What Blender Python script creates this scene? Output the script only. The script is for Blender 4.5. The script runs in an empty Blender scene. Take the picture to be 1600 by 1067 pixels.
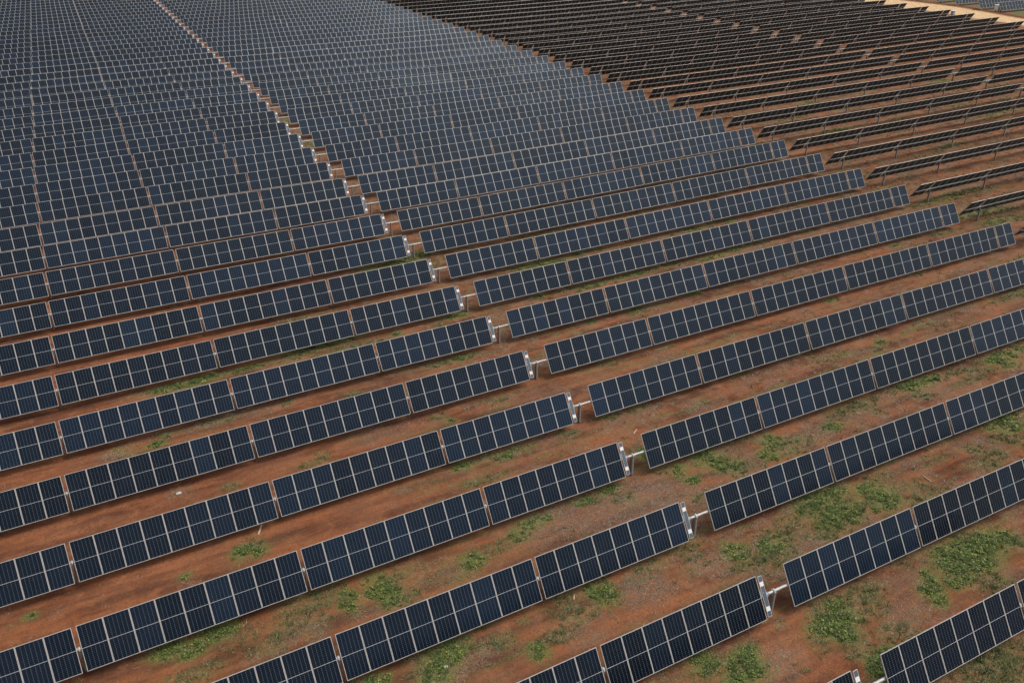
import bpy, bmesh, math, random
import numpy as np
from mathutils import Matrix, Vector
random.seed(7); rng = np.random.default_rng(11)
R_ = math.radians
CAM = dict(C=[-25.1077,-15.4971,30.0917], R=[[0.882967,-0.469333,-0.009789],[0.228722,0.411904,0.882055],[0.409946,0.781064,-0.471044]], f=1366.372)
PW, LEN, TAU, TAU_BACK, PITCH_Y, GAP, DL, DR, DG, SKEW = 1.15000, 2.12661, 1.00639, -2.16955, 6.39073, 0.18683, 0.89177, 0.91784, 1.07939, 0.03374
HD = 0.1752
ROW_DX = [0.038,0.093,0.025,-0.019,-0.060,-0.035,-0.082,-0.072,-0.015,0.023,0.047,0.041,-0.087,-0.010,-0.110,-0.087,-0.151,-0.046,0.133,0.127,0.065,0.125,-0.078,-0.098,-0.021,0.106,0.062,0.049,0.037,0.053,0.007,0.009,-0.034,-0.086]
ROW_DY = [0.182,0.003,-0.105,-0.159,-0.097,-0.053,-0.053,-0.036,0.033,0.152,0.153,0.096,-0.170,-0.014,0.002,0.093,-0.005,0.196,0.029,-0.035,-0.012,-0.031,-0.105,-0.018,-0.009,0.027,0.019,0.017,0.029,0.022,-0.007,-0.015,-0.037,-0.064]
TERR = [-0.590,-0.370,-0.417,-0.087,0.133,0.066,0.400,0.232,-0.336,0.271,0.395,0.138,-0.358,0.348,-0.899,-0.332,0.102,0.030,0.009,-0.100,0.173,0.123,0.054,-0.110,0.369,-0.894,0.192,-0.321,-0.075,-0.014,-0.178,-0.585,0.131,0.127,-0.152,-0.184,-0.014,0.084,0.033,-0.360,0.121,0.592]
SHIFT = [0.741,0.081,-0.270,-0.354,-0.170,-0.041,0.292,0.672,0.758,0.347,0.095,0.023,-0.987,-0.286,-0.103,-0.057,0.028,0.018,-0.147,0.142,0.063,0.140,0.158,0.058,0.115,-0.099,-0.207,-0.071,0.073,0.047,-0.083,-0.373,-0.233,0.126,0.128,0.013,-0.014,0.007,0.129,0.016,-0.110,0.001]

PT = {'c3a': (189.17, 143.19), 'c3b': (187.53, 134.96), 'c3c': (187.82, 129.5), 'cab': (189.04, 131.1), 'util': (173.51, 132.03), 'road_a': (173.89, 119.79), 'road_b': (174.43, 126.23), 'berm_a': (188.36, 157.35), 'berm_b': (189.64, 142.35), 'berm_c': (185.24, 121.43), 'l1a': (-19.72, 25.39), 'l1b': (-20.08, 24.66), 'l2a': (16.2, 10.52), 'l2b': (16.1, 9.85), 'l3a': (3.75, 22.65), 'l3b': (4.24, 22.99), 'l4a': (-7.23, 12.15), 'l4b': (-7.42, 11.85), 's1': (-23.36, 30.8), 's2': (-14.77, 11.12), 'c3d': (193.54, 149.84)}

# ---------------------------------------------------------------- camera, sky, sun, exposure
sc = bpy.context.scene
COL = sc.collection
cam = bpy.data.cameras.new('camera'); camo = bpy.data.objects.new('camera', cam); COL.objects.link(camo)
cam.sensor_width = 36.0; cam.lens = 36.0 * CAM['f'] / 1600.0; cam.clip_start = 0.5; cam.clip_end = 6000
r_, u_, f_ = [Vector(v) for v in CAM['R']]
M = Matrix((r_, u_, -f_)).transposed().to_4x4(); M.translation = Vector(CAM['C']); camo.matrix_world = M
sc.camera = camo
w = bpy.data.worlds.new('World'); sc.world = w; w.use_nodes = True
nt = w.node_tree; nt.nodes.clear()
sky = nt.nodes.new('ShaderNodeTexSky'); sky.sky_type = 'NISHITA'; sky.sun_disc = False
SUN_EL, SUN_AZ = R_(57), R_(115)          # azimuth clockwise from +Y
sky.sun_elevation = SUN_EL; sky.sun_rotation = SUN_AZ; sky.dust_density = 3.0; sky.air_density = 1.0; sky.ozone_density = 1.0
hs = nt.nodes.new('ShaderNodeHueSaturation'); hs.inputs['Saturation'].default_value = 0.36   # cloud cover greys the sky
bg = nt.nodes.new('ShaderNodeBackground'); bg.inputs['Strength'].default_value = 0.118
wo = nt.nodes.new('ShaderNodeOutputWorld')
# an overcast dome is about three times brighter overhead than at the horizon
tcw = nt.nodes.new('ShaderNodeTexCoord'); sw = nt.nodes.new('ShaderNodeSeparateXYZ'); mr = nt.nodes.new('ShaderNodeMapRange'); vm = nt.nodes.new('ShaderNodeVectorMath'); vm.operation = 'SCALE'
mr.inputs[1].default_value = 0.0; mr.inputs[2].default_value = 1.0; mr.inputs[3].default_value = 0.24; mr.inputs[4].default_value = 1.9
nt.links.new(tcw.outputs['Generated'], sw.inputs[0]); nt.links.new(sw.outputs[2], mr.inputs[0])
nt.links.new(sky.outputs[0], hs.inputs['Color']); nt.links.new(hs.outputs[0], vm.inputs[0]); nt.links.new(mr.outputs[0], vm.inputs['Scale']); nt.links.new(vm.outputs[0], bg.inputs[0]); nt.links.new(bg.outputs[0], wo.inputs[0])
sun = bpy.data.lights.new('sun', 'SUN'); sun.energy = 1.3; sun.angle = R_(32); sun.color = (1.0, 0.935, 0.85)
suno = bpy.data.objects.new('sun', sun); COL.objects.link(suno)
sd = Vector((math.sin(SUN_AZ) * math.cos(SUN_EL), math.cos(SUN_AZ) * math.cos(SUN_EL), math.sin(SUN_EL)))
suno.rotation_euler = (-sd).to_track_quat('-Z', 'Y').to_euler()
sc.view_settings.view_transform = 'Standard'; sc.view_settings.look = 'None'; sc.view_settings.gamma = 1.0
sc.view_settings.exposure = 0.22
sc.cycles.max_bounces = 6; sc.cycles.diffuse_bounces = 3; sc.cycles.glossy_bounces = 2

# ---------------------------------------------------------------- terrain and row geometry (metres)
HUB = 1.45                                 # height of a panel's middle above the ground
CT = np.array([(x, y) for x in (-45, -15, 15, 45, 75, 110, 145) for y in (0, 25, 50, 80, 120, 170)], float)
TE = np.array(TERR); SH = np.array(SHIFT)
def rbf(c, X, Y):
    X = np.asarray(X, float); Y = np.asarray(Y, float); out = np.zeros(np.broadcast(X, Y).shape)
    for (cx, cy), k in zip(CT, c):
        out = out + k * np.exp(-(((X - cx) / 30) ** 2 + ((Y - cy) / (25 + .15 * cy)) ** 2) / 2)
    return out
def hub_z(X, Y): return float(rbf(TE, X, Y))
def ground_z(X, Y): return float(rbf(TE, X, Y)) - HUB
CC = Vector(CAM['C'])
def project(p):
    v = Vector(p) - CC; z = v.dot(f_)
    if z < 1: return None
    return 800 + CAM['f'] * v.dot(r_) / z, 533.5 - CAM['f'] * v.dot(u_) / z
def in_view(p, mx=170, my=120):
    q = project(p)
    return q is not None and -mx < q[0] < 1600 + mx and -my < q[1] < 1067 + my

# ---------------------------------------------------------------- materials
def new_mat(name):
    m = bpy.data.materials.new(name); m.use_nodes = True
    return m, m.node_tree, m.node_tree.nodes['Principled BSDF']
class NB:                                   # tiny node builder
    def __init__(s, nt): s.nt = nt
    def n(s, t, **k):
        x = s.nt.nodes.new(t)
        for a, b in k.items(): setattr(x, a, b)
        return x
    def link(s, a, b): s.nt.links.new(a, b)
    def val(s, sock, v):
        if isinstance(v, (int, float)): sock.default_value = v
        elif isinstance(v, (tuple, list)): sock.default_value = tuple(v) + ((1,) if len(v) == 3 and len(sock.default_value) == 4 else ())
        else: s.link(v, sock)
    def math(s, op, a, b=0.0, c=None, clamp=False):
        x = s.n('ShaderNodeMath', operation=op, use_clamp=clamp); s.val(x.inputs[0], a); s.val(x.inputs[1], b)
        if c is not None: s.val(x.inputs[2], c)
        return x.outputs[0]
    def mix(s, f, a, b):
        x = s.n('ShaderNodeMix', data_type='RGBA'); s.val(x.inputs[0], f); s.val(x.inputs[6], a); s.val(x.inputs[7], b)
        return x.outputs[2]
    def ramp(s, v, lo, hi):
        x = s.n('ShaderNodeMapRange', interpolation_type='SMOOTHSTEP'); s.val(x.inputs[0], v); x.inputs[1].default_value = lo; x.inputs[2].default_value = hi
        return x.outputs[0]
    def noise(s, vec, scale, detail=4, rough=.55):
        x = s.n('ShaderNodeTexNoise'); s.link(vec, x.inputs['Vector']); x.inputs['Scale'].default_value = scale
        x.inputs['Detail'].default_value = detail; x.inputs['Roughness'].default_value = rough
        return x.outputs[0]
    def attr(s, name):
        return s.n('ShaderNodeAttribute', attribute_name=name).outputs['Fac']

MW = PW - 0.012                             # module width
FR = 0.0255                                  # frame lip
def cell_mat(name, dark, blue, line, rough, spec, share):
    """cells of a module in object space: 6 columns, 2 x 12 half-cell rows, pale gaps and corner diamonds, one tone per module"""
    m, nt, bs = new_mat(name); b = NB(nt)
    tc = b.n('ShaderNodeTexCoord').outputs['Object']; sep = b.n('ShaderNodeSeparateXYZ'); b.link(tc, sep.inputs[0])
    cw = (MW - 2 * FR) / 6; half = (LEN - 2 * FR) / 2; ch = (half - .012) / 12
    fx = b.math('SUBTRACT', b.math('FRACT', b.math('ADD', b.math('DIVIDE', sep.outputs[0], cw), 3.0)), .5)
    ex = b.math('MULTIPLY', b.math('SUBTRACT', .5, b.math('ABSOLUTE', fx)), cw)          # metres to the nearest column gap
    ya = b.math('SUBTRACT', b.math('ABSOLUTE', sep.outputs[1]), .012)
    fy = b.math('SUBTRACT', b.math('FRACT', b.math('DIVIDE', ya, ch)), .5)
    ey = b.math('MULTIPLY', b.math('SUBTRACT', .5, b.math('ABSOLUTE', fy)), ch)
    colg = b.math('LESS_THAN', ex, .0034); rowg = b.math('LESS_THAN', ey, .0016)
    dia = b.math('LESS_THAN', b.math('ADD', ex, ey), .021)
    mid = b.math('LESS_THAN', b.math('ABSOLUTE', sep.outputs[1]), .0085)
    oi = b.n('ShaderNodeObjectInfo').outputs['Random']
    oc = b.n('ShaderNodeSeparateColor'); b.link(b.nt.nodes.new('ShaderNodeObjectInfo').outputs['Color'], oc.inputs[0])
    tone = b.math('MAXIMUM', b.math('MULTIPLY', b.ramp(oi, 1 - share, 1.0), .8), b.math('MULTIPLY', oc.outputs[0], b.math('ADD', .6, b.math('MULTIPLY', oi, .4))))
    t2 = b.math('FRACT', b.math('MULTIPLY', oi, 37.7))
    nz = b.noise(tc, 1.3, 2)
    base = b.mix(tone, dark, blue)
    hsv = b.n('ShaderNodeHueSaturation'); b.link(base, hsv.inputs['Color'])
    b.link(b.math('ADD', .7, b.math('ADD', b.math('MULTIPLY', t2, .45), b.math('MULTIPLY', nz, .3))), hsv.inputs['Value'])
    c = b.mix(b.math('MULTIPLY', rowg, .5), hsv.outputs[0], line)
    c = b.mix(b.math('MULTIPLY', colg, .75), c, line)
    c = b.mix(b.math('MULTIPLY', dia, .8), c, line)
    c = b.mix(mid, c, (.50, .50, .50))
    # a film of pale red dust, thicker in patches
    du = b.math('MULTIPLY', b.ramp(b.noise(tc, 2.2, 5, .65), .45, .8), .022)
    c = b.mix(du, c, (.33, .22, .16))
    b.link(c, bs.inputs['Base Color']); bs.inputs['Roughness'].default_value = rough
    bs.inputs['Specular IOR Level'].default_value = spec; bs.inputs['Specular Tint'].default_value = (.64, .81, 1.0, 1)   # blue anti-reflection coat
    return m
M_CELL = cell_mat('cells_front', (.0034, .0052, .0090), (.0060, .0130, .0262), (.098, .125, .155), .20, .27, .34)
M_BACK = cell_mat('cells_back', (.033, .045, .049), (.036, .050, .062), (.080, .092, .094), .45, .2, .3)
def metal(name, col, rough, met=0.0, var=.12, scale=6.0):
    m, nt, bs = new_mat(name); b = NB(nt)
    tc = b.n('ShaderNodeTexCoord').outputs['Object']
    nz = b.noise(tc, scale, 5, .6)
    dk = tuple(c * (1 - var * 2) for c in col); lt = tuple(min(1, c * (1 + var)) for c in col)
    b.link(b.mix(b.ramp(nz, .3, .7), dk, lt), bs.inputs['Base Color'])
    bs.inputs['Roughness'].default_value = rough; bs.inputs['Metallic'].default_value = met
    return m
M_FRAME = metal('anodised_frame', (.50, .475, .43), .42, .15, .05, 3)
M_STEEL = metal('galvanised_steel', (.47, .475, .45), .5, .25, .16, 9)
M_POST = metal('post_steel', (.36, .345, .32), .6, .2, .2, 7)
M_LIGHT = metal('pale_alloy', (.60, .59, .56), .4, .1, .08, 8)
M_WHITE = metal('white_plate', (.78, .78, .76), .35, 0, .03, 3)
M_GREY = metal('grey_cast_housing', (.34, .37, .39), .5, .1, .12, 12)
M_STRIPC = metal('controller_cells', (.10, .125, .155), .25, 0, .1, 20)
M_DARK = metal('black_rubber', (.03, .03, .03), .6, 0, .1, 10)
M_WOOD = metal('weathered_wood', (.52, .37, .25), .8, 0, .15, 14)
M_STONE = metal('pale_stone', (.50, .42, .36), .9, 0, .2, 12)

# ---------------------------------------------------------------- object helpers
def mesh_of(name, bm, mats, smooth=False):
    me = bpy.data.meshes.new(name); bm.to_mesh(me); bm.free()
    for m in mats: me.materials.append(m)
    if smooth:
        for p in me.polygons: p.use_smooth = True
    return me
def put(name, data, parent=None, loc=None, mat=None):
    o = bpy.data.objects.new(name, data); COL.objects.link(o)
    if parent is not None: o.parent = parent
    if mat is not None: o.matrix_local = mat
    elif loc is not None: o.location = loc
    return o
def tag(o, label, cat, group=None):
    o['label'] = label; o['category'] = cat
    if group: o['group'] = group
    return o
def box(bm, x0, x1, y0, y1, z0, z1, mi=0, M=None):
    vs = [bm.verts.new((x, y, z)) for z in (z0, z1) for y in (y0, y1) for x in (x0, x1)]
    if M is not None:
        for v in vs: v.co = M @ v.co
    for f in ((0, 2, 3, 1), (4, 5, 7, 6), (0, 1, 5, 4), (2, 6, 7, 3), (0, 4, 6, 2), (1, 3, 7, 5)):
        fc = bm.faces.new([vs[i] for i in f]); fc.material_index = mi
    return vs
def tube(bm, pts, rad, n=10, mi=0, caps=True):
    rings = []
    for i, p in enumerate(pts):
        p = Vector(p); a = Vector(pts[max(0, i - 1)]); c = Vector(pts[min(len(pts) - 1, i + 1)]); t = (c - a).normalized()
        s = t.cross(Vector((0, 0, 1)));  s = s if s.length > .01 else Vector((1, 0, 0)); s.normalize(); q = s.cross(t)
        r = rad[i] if isinstance(rad, (list, tuple)) else rad
        rings.append([bm.verts.new(p + (s * math.cos(2 * math.pi * k / n) + q * math.sin(2 * math.pi * k / n)) * r) for k in range(n)])
    for A, B in zip(rings, rings[1:]):
        for k in range(n):
            f = bm.faces.new((A[k], A[(k + 1) % n], B[(k + 1) % n], B[k])); f.material_index = mi; f.smooth = True
    if caps:
        for rg in (rings[0][::-1], rings[-1]):
            f = bm.faces.new(rg); f.material_index = mi

# solar module: anodised frame round a glass laminate, the cells seen on both faces
def module_mesh():
    bm = bmesh.new(); w, l, t = MW / 2, LEN / 2, .02
    for s in (-1, 1):
        box(bm, min(s * w, s * (w - FR)), max(s * w, s * (w - FR)), -l, l, -t, t, 0)
        box(bm, -w + FR, w - FR, min(s * l, s * (l - FR)), max(s * l, s * (l - FR)), -t, t, 0)
    for s in (-1, 1):                       # the frame's wider return flange at the back
        box(bm, min(s * (w - FR), s * (w - .044)), max(s * (w - FR), s * (w - .044)), -l + FR, l - FR, -t, -t + .003, 0)
    g = t - .004
    f = bm.faces.new([bm.verts.new(p) for p in ((-w + FR, -l + FR, g), (w - FR, -l + FR, g), (w - FR, l - FR, g), (-w + FR, l - FR, g))]); f.material_index = 1
    f = bm.faces.new([bm.verts.new(p) for p in ((-w + FR, -l + FR, g - .006), (-w + FR, l - FR, g - .006), (w - FR, l - FR, g - .006), (w - FR, -l + FR, g - .006))]); f.material_index = 2
    for s in (-1, 1):                       # mounting channels across the back, either side of the tube
        box(bm, -w + FR * .25, -w + FR * .8, s * .20 - .012, s * .20 + .36 * s + .012 * s, -t - .03, -t - .001, 0) if s > 0 else box(bm, -w + FR * .25, -w + FR * .8, -.572, -.188, -t - .03, -t - .001, 0)
        box(bm, s * .14 - .03, s * .14 + .03, -.03, .015, -t, -t + .02, 3)      # junction boxes on the mid line
    return mesh_of('solar_panel', bm, [M_FRAME, M_CELL, M_BACK, M_DARK])
ME_PANEL = module_mesh()

# the controller's own narrow panel: pale frame, three dark cell strings, two white plates
def strip_mesh():
    bm = bmesh.new(); L2, W2 = .985, .122; c = .016
    for s in (-1, 1):
        box(bm, min(s * W2, s * (W2 - c)), max(s * W2, s * (W2 - c)), -L2, L2, -.015, .02, 0)
        box(bm, -W2 + c, W2 - c, min(s * L2, s * (L2 - c)), max(s * L2, s * (L2 - c)), -.015, .02, 0)
    y = L2 - c
    for a, e, mi in ((.0, .13, 1), (.13, .245, 2), (.245, .755, 1), (.755, .865, 2), (.865, 1., 1)):
        y0, y1 = -y + 2 * y * a, -y + 2 * y * e
        box(bm, -W2 + c, W2 - c, y0, y1, -.012, .014 if mi == 1 else .021, mi)
    return mesh_of('controller_panel', bm, [M_LIGHT, M_STRIPC, M_WHITE])
ME_STRIP = strip_mesh()
def post_mesh(h, wd=.075):
    """driven steel post: an I profile with the bearing bracket's saddle plates at the top; origin at the top"""
    bm = bmesh.new()
    box(bm, -.008, .008, -wd + .009, wd - .009, -h - .5, -.13)
    for s in (-1, 1): box(bm, -.055, .055, s * wd - .008 if s > 0 else -wd - .008, s * wd + .008 if s > 0 else -wd + .008, -h - .5, -.13)
    for s in (-1, 1): box(bm, .01 if s > 0 else -.018, .018 if s > 0 else -.01, -wd + .012, wd - .012, -.34, -.06)
    return mesh_of('post', bm, [M_POST])
ME_POST = post_mesh(1.6); ME_DPOST = post_mesh(1.6, .12)
def bearing_mesh(r=.112, wd=.05):
    bm = bmesh.new()
    tube(bm, [(-wd, 0, 0), (-wd * .8, 0, 0), (wd * .8, 0, 0), (wd, 0, 0)], [r * .88, r, r, r * .88], 12)
    for s in (-1, 1): box(bm, -wd * .7, wd * .7, s * r * .9 - .03, s * r * .9 + .03, -.05, .02)
    box(bm, -wd * .6, wd * .6, -r * .6, r * .6, -r * 1.45, -r * .8)
    return mesh_of('bearing', bm, [M_STEEL])
ME_BEAR = bearing_mesh()
def slew_mesh():
    """slew drive: ring gearbox round the tube, worm housing below it, motor can to the side, flange plates"""
    bm = bmesh.new()
    tube(bm, [(-.10, 0, 0), (-.08, 0, 0), (.08, 0, 0), (.10, 0, 0)], [.15, .175, .175, .15], 16)
    for s in (-1, 1): tube(bm, [(s * .13, 0, 0), (s * .145, 0, 0)], .155, 14)
    box(bm, -.08, .08, -.20, .20, -.27, -.12)
    tube(bm, [(0, .2, -.195), (0, .46, -.195)], .055, 10)
    tube(bm, [(0, -.2, -.195), (0, -.26, -.195)], .04, 8)
    return mesh_of('slew_drive', bm, [M_GREY])
ME_SLEW = slew_mesh()
def ctrl_mesh():
    bm = bmesh.new(); box(bm, -.07, .07, -.16, .16, -.06, .06); box(bm, -.055, .055, -.14, .14, .061, .075)
    tube(bm, [(0, .12, .07), (0, .12, .24)], .008, 6); tube(bm, [(0, .12, .24), (0, .12, .27)], .022, 8)
    return mesh_of('control_box', bm, [M_GREY])
ME_CTRL = ctrl_mesh()

# ---------------------------------------------------------------- trackers
ORD = ['lowest'] + ('second third fourth fifth sixth seventh eighth ninth tenth eleventh twelfth thirteenth fourteenth fifteenth sixteenth seventeenth eighteenth nineteenth twentieth').split()
def ordinal(n):                             # n from 1
    if n <= 20: return ORD[n - 1]
    t = {2: ('twentieth', 'twenty'), 3: ('thirtieth', 'thirty'), 4: ('fortieth', 'forty'), 5: ('fiftieth', 'fifty')}[n // 10]
    return t[0] if n % 10 == 0 else t[1] + '-' + ['first'] [0] if n % 10 == 1 else t[1] + '-' + ORD[n % 10 - 1]
TABLES = [8, 9, 9, 9, 8, 2]
X_END = DR + 45 * PW + 5 * GAP              # right end of a tracker of the first field
C2 = X_END + DG + 45 * PW + 5 * GAP + DL    # drive gap of the second field
def spans():                                # every table of a tracker, measured from its drive gap: (x0, x1, panels)
    out = []; x = DR
    for n in TABLES: out.append((x, x + n * PW, n)); x += n * PW + GAP
    x = -DL
    for n in TABLES: out.append((x - n * PW, x, n)); x -= n * PW + GAP
    return sorted(out)
SPANS = spans()
def tracker(name, label, group, cx, Y, dxr, tilt, dz, use_shift=True, margin=170, only=None):
    """one single-axis tracker: everything on its torque tube turns together about the drive in its middle"""
    def at(x):                              # a point of the row: world position of the panel middle line
        X = cx + x + dxr
        if use_shift: X += float(rbf(SH, X, Y))
        return Vector((X, Y, hub_z(X, Y) + dz))
    n0 = Vector((0, -math.sin(tilt), math.cos(tilt)))
    root = bpy.data.objects.new(name, None); root.empty_display_size = .3
    g = at(0); root.location = (g.x, Y, ground_z(g.x, Y)); COL.objects.link(root)
    tag(root, label, 'solar tracker', group)
    inv = Matrix.Translation(-root.location); n_pan = 0
    tube_pts = []; posts = []
    for i, (x0, x1, n) in enumerate(SPANS):
        if only and not (only[0] <= i < only[1]): continue
        A, B = at(x0), at(x1)
        if not (in_view(A, margin + 500, 500) or in_view(B, margin + 500, 500)): continue
        jit = tilt + R_(random.gauss(0, .35))
        ex = (B - A); k = ex.length / (x1 - x0); ex.normalize()
        ey = Vector((0, math.cos(jit), math.sin(jit))); ey = (ey - ex * ey.dot(ex)).normalized(); ez = ex.cross(ey)
        seen = False; batch, batch2, cut = random.random() ** 2.2, random.random() ** 2.2, random.choice((n, n, 2, 3, 5))   # modules come in delivery batches of one tone
        for j in range(n):
            c = A.lerp(B, (j + .5) / n)
            if not in_view(c, margin): continue
            jj = random.gauss(0, .0025)
            Mx = Matrix((ex * k, ey, ez)).transposed().to_4x4(); Mx.translation = c + ez * jj
            pn = put('solar_panel', ME_PANEL, root, mat=inv @ Mx); pn.color = (batch if j < cut else batch2, 0, 0, 1); n_pan += 1; seen = True
        if seen:
            tube_pts += [A - n0 * .125, B - n0 * .125]
            for xx, key in ((x0 - GAP / 2, 'l'), (x1 + GAP / 2, 'r')):
                inner = (abs(x0 - DR) < .01 and key == 'l') or (abs(x1 + DL) < .01 and key == 'r')
                outer = (i == 0 and key == 'l') or (i == len(SPANS) - 1 and key == 'r')
                if not inner and not outer and all(abs(xx - q) > .1 for q in posts): posts.append(xx)
    if n_pan == 0:
        bpy.data.objects.remove(root); return None
    bm = bmesh.new(); tube(bm, [p - root.location for p in sorted(tube_pts, key=lambda p: p.x)], .074, 10)
    put('torque_tube', mesh_of('torque_tube', bm, [M_STEEL]), root)
    for xx in posts:
        p = at(xx) - n0 * .125
        if not in_view(p, margin + 60): continue
        put('post', ME_POST, root, mat=inv @ Matrix.Translation((p.x, p.y, p.z)))
        put('bearing', ME_BEAR, root, mat=inv @ Matrix.Translation((p.x, p.y, p.z)))
    p = at(0) - n0 * .125
    if in_view(p, margin + 60) and not only:
        p = at(.03) - n0 * .125
        put('drive_post', ME_DPOST, root, mat=inv @ Matrix.Translation(p))
        put('bearing', ME_BEAR, root, mat=inv @ Matrix.Translation(p) @ Matrix.Scale(1.15, 4))
        rot = Matrix.Rotation(tilt, 4, 'X')
        put('slew_drive', ME_SLEW, root, mat=inv @ Matrix.Translation(at(-.47) - n0 * .125) @ Matrix.Rotation(.35, 4, 'X') @ Matrix.Scale(.68, 4))
        put('controller_panel', ME_STRIP, root, mat=inv @ Matrix.Translation(at(-.665)) @ rot)
        put('control_box', ME_CTRL, root, mat=inv @ Matrix.Translation(at(-.83) + n0 * -.09 + Vector((0, math.cos(tilt), math.sin(tilt))) * .14) @ rot)
    return root
def rdx(r): return (ROW_DX[r] if 0 <= r < len(ROW_DX) else 0.0) + SKEW * r * PITCH_Y
def rdy(r): return (ROW_DY[r] if 0 <= r < len(ROW_DY) else 0.0) + PITCH_Y * r
for r in range(0, 47):
    nm = ordinal(r + 1)
    tracker('solar_tracker', 'blue-faced tracker row with the %s white controller strip counting up from the bottom edge' % nm,
            'blue-faced tracker rows sharing the diagonal drive gap', 0.0, rdy(r), rdx(r), TAU, 0.0)
B_TILT = -(math.pi + TAU_BACK)
for r in range(5, 40):
    nm = ordinal(r - 4)
    if nm == 'lowest': lab = 'dark-backed tracker row, the lowest one, its left tip at the right edge above green weeds'
    else: lab = 'dark-backed tracker row, its left tip the %s counting up the diagonal from the right edge' % nm
    tracker('solar_tracker', lab, 'dark-backed tracker rows seen from below', C2, rdy(r), rdx(r), B_TILT, HD)
for k, (x, y) in enumerate([(PT[k][0], PT[k][1] + .58) for k in ('c3c', 'c3b', 'c3a')] + [(PT['c3a'][0] + .6 * j, PT['c3a'][1] + .58 + 6.4 * j) for j in (1, 2)]):
    tracker('solar_tracker', 'blue-faced tracker row beyond the sand road, %s' % ('nearest, its end behind the white cabinet', 'second from the road', 'third from the road', 'fourth back, cut by the top edge', 'hindmost, fifth back from the road')[k],
            'tracker rows beyond the sand road', x + 45 * PW + 5 * GAP + DL, y, 0.0, TAU, 0.0, False)

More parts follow.
